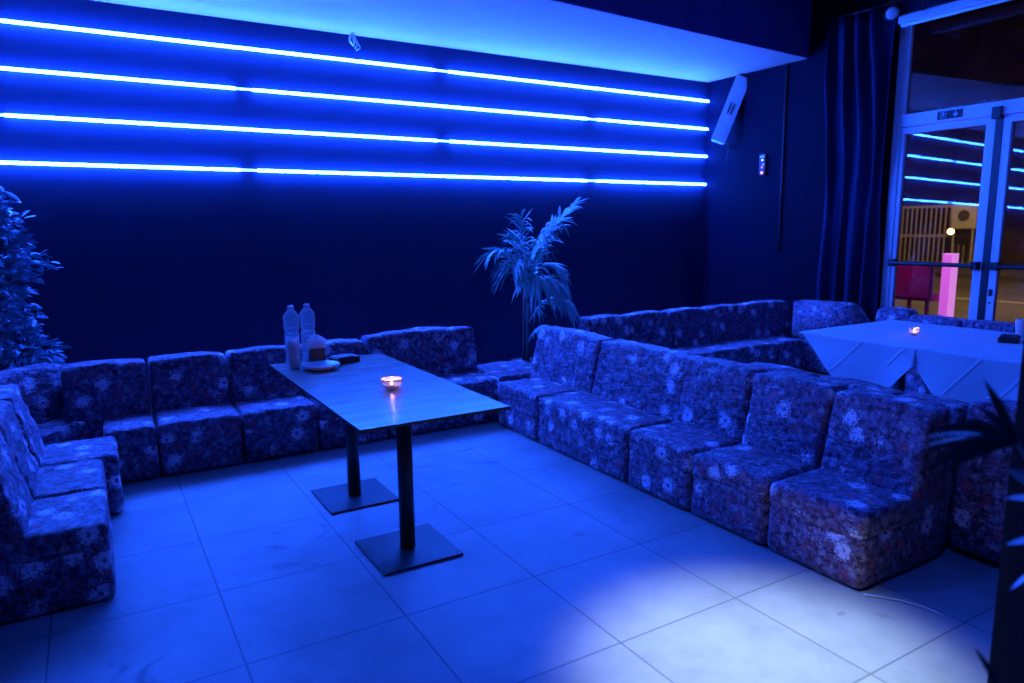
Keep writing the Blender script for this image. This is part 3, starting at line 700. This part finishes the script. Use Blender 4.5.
# curtain
def curtain():
    t = thing('curtain', 'dark floor-length curtain hanging between side wall and glass doors', 'curtain', (6.6, 4.4, 0))
    bm = B(); n = 90; nz = 40; g = []
    for k in range(nz+1):
        z = .04+(3.5-.04)*k/nz; row = []
        pinch = 1-.10*math.exp(-((z-1.75)/.5)**2)
        for i in range(n+1):
            u = i/n; y = -.30+.68*u*1.0; y = .04+(y-.04)*pinch
            fold = math.sin(u*25+1.2*math.sin(z*1.3)+noise.noise(Vector((u*5, z*.7, 1)))*3.2)
            x = .045*fold*(.6+.4*min(1, abs(z-1.75)))+.02*noise.noise(Vector((u*9, z*1.5, 3)))
            row.append(bm.verts.new((x, y, z)))
        g.append(row)
    for a, c in zip(g, g[1:]):
        for i in range(n): bm.faces.new((a[i], a[i+1], c[i+1], c[i]))
    o = obj('fabric', bm, 'curtain', t, True); o.modifiers.new('thickness', 'SOLIDIFY').thickness = .004
    bm = B(); tube(bm, [(0, -.34, 3.52), (0, .45, 3.52)], .016, 10); obj('rail', bm, 'black_metal', t, True)
curtain()
# batten light and round spot at the top of the doors
t = thing('batten_light', 'long pale batten above the glass doors at the top right', 'light', (6.50, 3.2, 3.30))
bm = B(); box(bm, (-.03, -1.3, -.02), (.03, .80, .045), .008); obj('housing', bm, 'white_plastic', t)
bm = B(); tube(bm, [(0, -1.28, -.035), (0, .78, -.035)], .014, 12); obj('tube', bm, 'white_plastic', t, True)
bm = B(); box(bm, (-.01, -.6, .045), (.01, -.58, .6)); box(bm, (-.01, .58, .045), (.01, .6, .6)); obj('hanger', bm, 'black_metal', t)
t = thing('ceiling_spotlight', 'small round white spotlight hanging at the top of the curtain', 'light', (6.2, 3.89, 3.31))
q = Vector((-.84, -.5, -.25)).to_track_quat('Z', 'Y').to_matrix()
bm = B(); lathe(bm, [(0, -.10), (.035, -.10), (.045, -.06), (.06, 0), (.064, .004), (.058, .006), (.05, -.004), (0, -.004)], 28)
for v in bm.verts: v.co = q @ v.co
obj('housing', bm, 'black', t, True)
bm = B(); lathe(bm, [(0, -.002), (.05, -.002), (.05, .003), (.03, .012), (.014, .014), (0, .014)], 28)
for v in bm.verts: v.co = q @ v.co
obj('lens', bm, 'white_plastic', t, True)
bm = B(); tube(bm, [(.05, .03, .02), (.06, .04, .12), (.05, .03, .59)], .01, 8); obj('arm', bm, 'black_metal', t, True)
# cable on the floor
bm = B(); tube(bm, [(2.60, 1.575, .004), (2.64, 1.525, .005), (2.68, 1.468, .005), (2.705, 1.40, .005), (2.712, 1.355, .005), (2.705, 1.315, .004)], .0035, 6)
tag(obj('floor_cable', bm, 'white_plastic', None, True), 'thin white cable on the tiles beside the reddish end sofa', 'cable')

# ------------------------------------------------------------------ street outside
b = B(); box(b, (6.9, -6, -.12), (60, 40, -.02)); o = struct('street_pavement', b, 'asphalt')
b = B(); box(b, (21, -6, -.02), (60, 40, .10)); struct('street_kerb', b, 'kerb')
b = B(); box(b, (15.15, 4, -.02), (15.32, 30, -.014)); struct('road_marking', b, 'road_line')
b = B(); box(b, (34, -6, 0), (36, 40, 7.2)); box(b, (33.2, -6, 7.2), (36, 40, 7.9)); box(b, (33.4, 10, 8.4), (36, 16.2, 10.5)); box(b, (33.4, 17.2, 8.9), (36, 24, 9.9)); box(b, (34, -6, 7.9), (37, 40, 12))
tag(struct('street_building', b, 'facade'), 'brown building across the street above the doors', 'building')
b = B(); box(b, (29.5, 12.4, 0), (30, 15.3, 1.25)); struct('street_wall', b, 'facade')
# barred gate
t = thing('barred_gate', 'pale barred gate across the street seen through the left door leaf', 'gate', (24, 13.2, .1))
bm = B()
for y in (-1.55, 1.2): box(bm, (-.05, y-.05, 0), (.05, y+.05, 2.1))
obj('gate_frame', bm, 'gate', t)
bm = B()
for z in (.1, 1.0, 1.95): box(bm, (-.03, -1.5, z-.04), (.03, 1.15, z+.04))
obj('rail', bm, 'gate', t)
for k in range(17):
    bm = B(); box(bm, (-.014, -1.42+k*.158-.02, .1), (.014, -1.42+k*.158+.02, 1.95)); obj('bar', bm, 'gate', t)
t = thing('outdoor_unit', 'pale outdoor fan unit right of the barred gate', 'air conditioner', (23.3, 11.75, 1.33))
bm = B(); box(bm, (-.15, -.36, 0), (.15, .36, .72), .02); obj('housing', bm, 'ac', t)
bm = B(); lathe(bm, [(0, 0), (.17, 0), (.17, .015), (.15, .02), (0, .005)], 24)
for v in bm.verts: v.co = Vector((-.15-v.co.z, v.co.x, v.co.y+.4))
obj('fan_grille', bm, 'facade2', t)
bm = B(); box(bm, (-.12, -.3, -1.25), (-.08, -.26, 0)); box(bm, (-.12, .26, -1.25), (-.08, .3, 0)); obj('stand', bm, 'ac', t)
t = thing('street_lamp', 'glowing orange globe lamp on a post behind the pink post', 'lamp', (20, 10.45, -.02))
bm = B(); tube(bm, [(0, 0, 0), (0, 0, 1.2)], .04, 8); obj('post', bm, 'black_metal', t)
bm = B(); bmesh.ops.create_uvsphere(bm, u_segments=16, v_segments=10, radius=.075)
for v in bm.verts: v.co.z += 1.30
obj('globe', bm, 'lamp', t, True)
# pink lit post
t = thing('light_post', 'bright pink lit square post outside the left door leaf', 'light post', (8.0, 4.165, -.02))
bm = B(); box(bm, (-.05, -.05, 0), (.05, .05, 1.19), .006); obj('diffuser', bm, 'pink', t)
bm = B(); box(bm, (-.055, -.066, 0), (.055, -.052, 1.195), .004); box(bm, (-.055, -.066, 1.192), (.055, .052, 1.2), .002); obj('frame', bm, 'pinkf', t)
# burgundy chair
t = thing('bar_chair', 'burgundy high chair on thin legs outside the glass door', 'chair', (7.75, 4.44, -.02))
bm = soft((.07, .50, .40), .012, .03, lambda x, y, z, n: Vector((x-.04, y-.25, z+.70))); obj('backrest', bm, 'burgundy', t, True)
bm = soft((.40, .46, .06), .02, .03, lambda x, y, z, n: Vector((x+.035, y-.23, z+.68))); obj('seat', bm, 'burgundy', t, True)
for x in (.02, .38):
    for y in (-.20, .20):
        bm = B(); box(bm, (x-.016, y-.016, 0), (x+.016, y+.016, .71)); obj('leg', bm, 'burgundy', t)

# ------------------------------------------------------------------ lights
def area(name, loc, target, size, power, col, sy=None):
    l = bpy.data.lights.new(name, 'AREA'); l.energy = power; l.color = col; l.size = size
    if sy: l.shape = 'RECTANGLE'; l.size_y = sy
    o = bpy.data.objects.new(name, l); C.objects.link(o); o.location = loc
    o.rotation_euler = (Vector(target)-Vector(loc)).to_track_quat('-Z', 'Y').to_euler(); return o
def spot(name, loc, target, power, col, ang, blend, r=.05):
    l = bpy.data.lights.new(name, 'SPOT'); l.energy = power; l.color = col; l.spot_size = R(ang); l.spot_blend = blend; l.shadow_soft_size = r
    o = bpy.data.objects.new(name, l); C.objects.link(o); o.location = loc
    o.rotation_euler = (Vector(target)-Vector(loc)).to_track_quat('-Z', 'Y').to_euler(); return o
area('blue_ceiling_fill', (1.6, 1.2, 3.8), (1.7, 2.2, 0), 1.6, 30, (.015, .085, 1))  # unseen fill, stands in for the room's other blue lamps
spot('blue_left_fill', (-.7, 3.5, 3.75), (2.9, 2.5, .5), 130, (.012, .085, 1), 95, 1.0, .12)  # unseen blue fill added to brighten the right-hand sofa row
area('blue_booth_fill', (4.6, 2.0, 3.8), (4.6, 2.6, 0), 1.2, 25, (.015, .08, 1))  # unseen stand-in lamp, fills the far booth with blue
spot('white_spot', (1.25, .95, 3.8), (1.87, 1.44, 0), 800, (.66, .9, 1), 23.5, 1.0, .1)
for i, (x, y, z, e) in enumerate(((1.205, 3.165, ZT+.056, .5), (4.82, 2.70, ZC+.06, .5))):
    l = bpy.data.lights.new('candle_light', 'POINT'); l.energy = e; l.color = (1, .45, .2); l.shadow_soft_size = .006
    o = bpy.data.objects.new('candle_light', l); C.objects.link(o); o.location = (x, y, z)
l = bpy.data.lights.new('pink_chair_fill', 'POINT'); l.energy = 26; l.color = (1, .12, .8); l.shadow_soft_size = .1  # unseen pink fill added to brighten the burgundy chair outside
o = bpy.data.objects.new('pink_chair_fill', l); C.objects.link(o); o.location = (7.1, 4.5, 2.3)
spot('street_sodium', (14, 6, 7), (16, 9, 0), 1000, (1, .62, .2), 140, .6, .2)
spot('street_sodium_gate', (20, 10, 5), (26, 13, 1), 200, (1, .6, .22), 120, .6, .2)
w = bpy.data.worlds.new('night'); S.world = w; w.use_nodes = True
w.node_tree.nodes['Background'].inputs[0].default_value = (.01, .008, .012, 1); w.node_tree.nodes['Background'].inputs[1].default_value = .3

# ------------------------------------------------------------------ camera
cam = bpy.data.cameras.new('camera'); co = bpy.data.objects.new('camera', cam); C.objects.link(co)
r_, u_, f_ = Vector((.85847, -.51277, -.00983)), Vector((.08997, .13169, .98720)), Vector((.50491, .84837, -.15918))
co.matrix_world = Matrix(((r_.x, u_.x, -f_.x, 0), (r_.y, u_.y, -f_.y, 0), (r_.z, u_.z, -f_.z, 1.5), (0, 0, 0, 1)))
cam.lens = 24.805; cam.sensor_width = 36; cam.clip_start = .05
cam.dof.use_dof = True; cam.dof.focus_distance = 3.9; cam.dof.aperture_fstop = 2.2
S.camera = co
v = S.view_settings; v.view_transform = 'Standard'; v.look = 'None'; v.exposure = .62; v.gamma = 1; v.use_curve_mapping = False
S.cycles.sample_clamp_indirect = 6
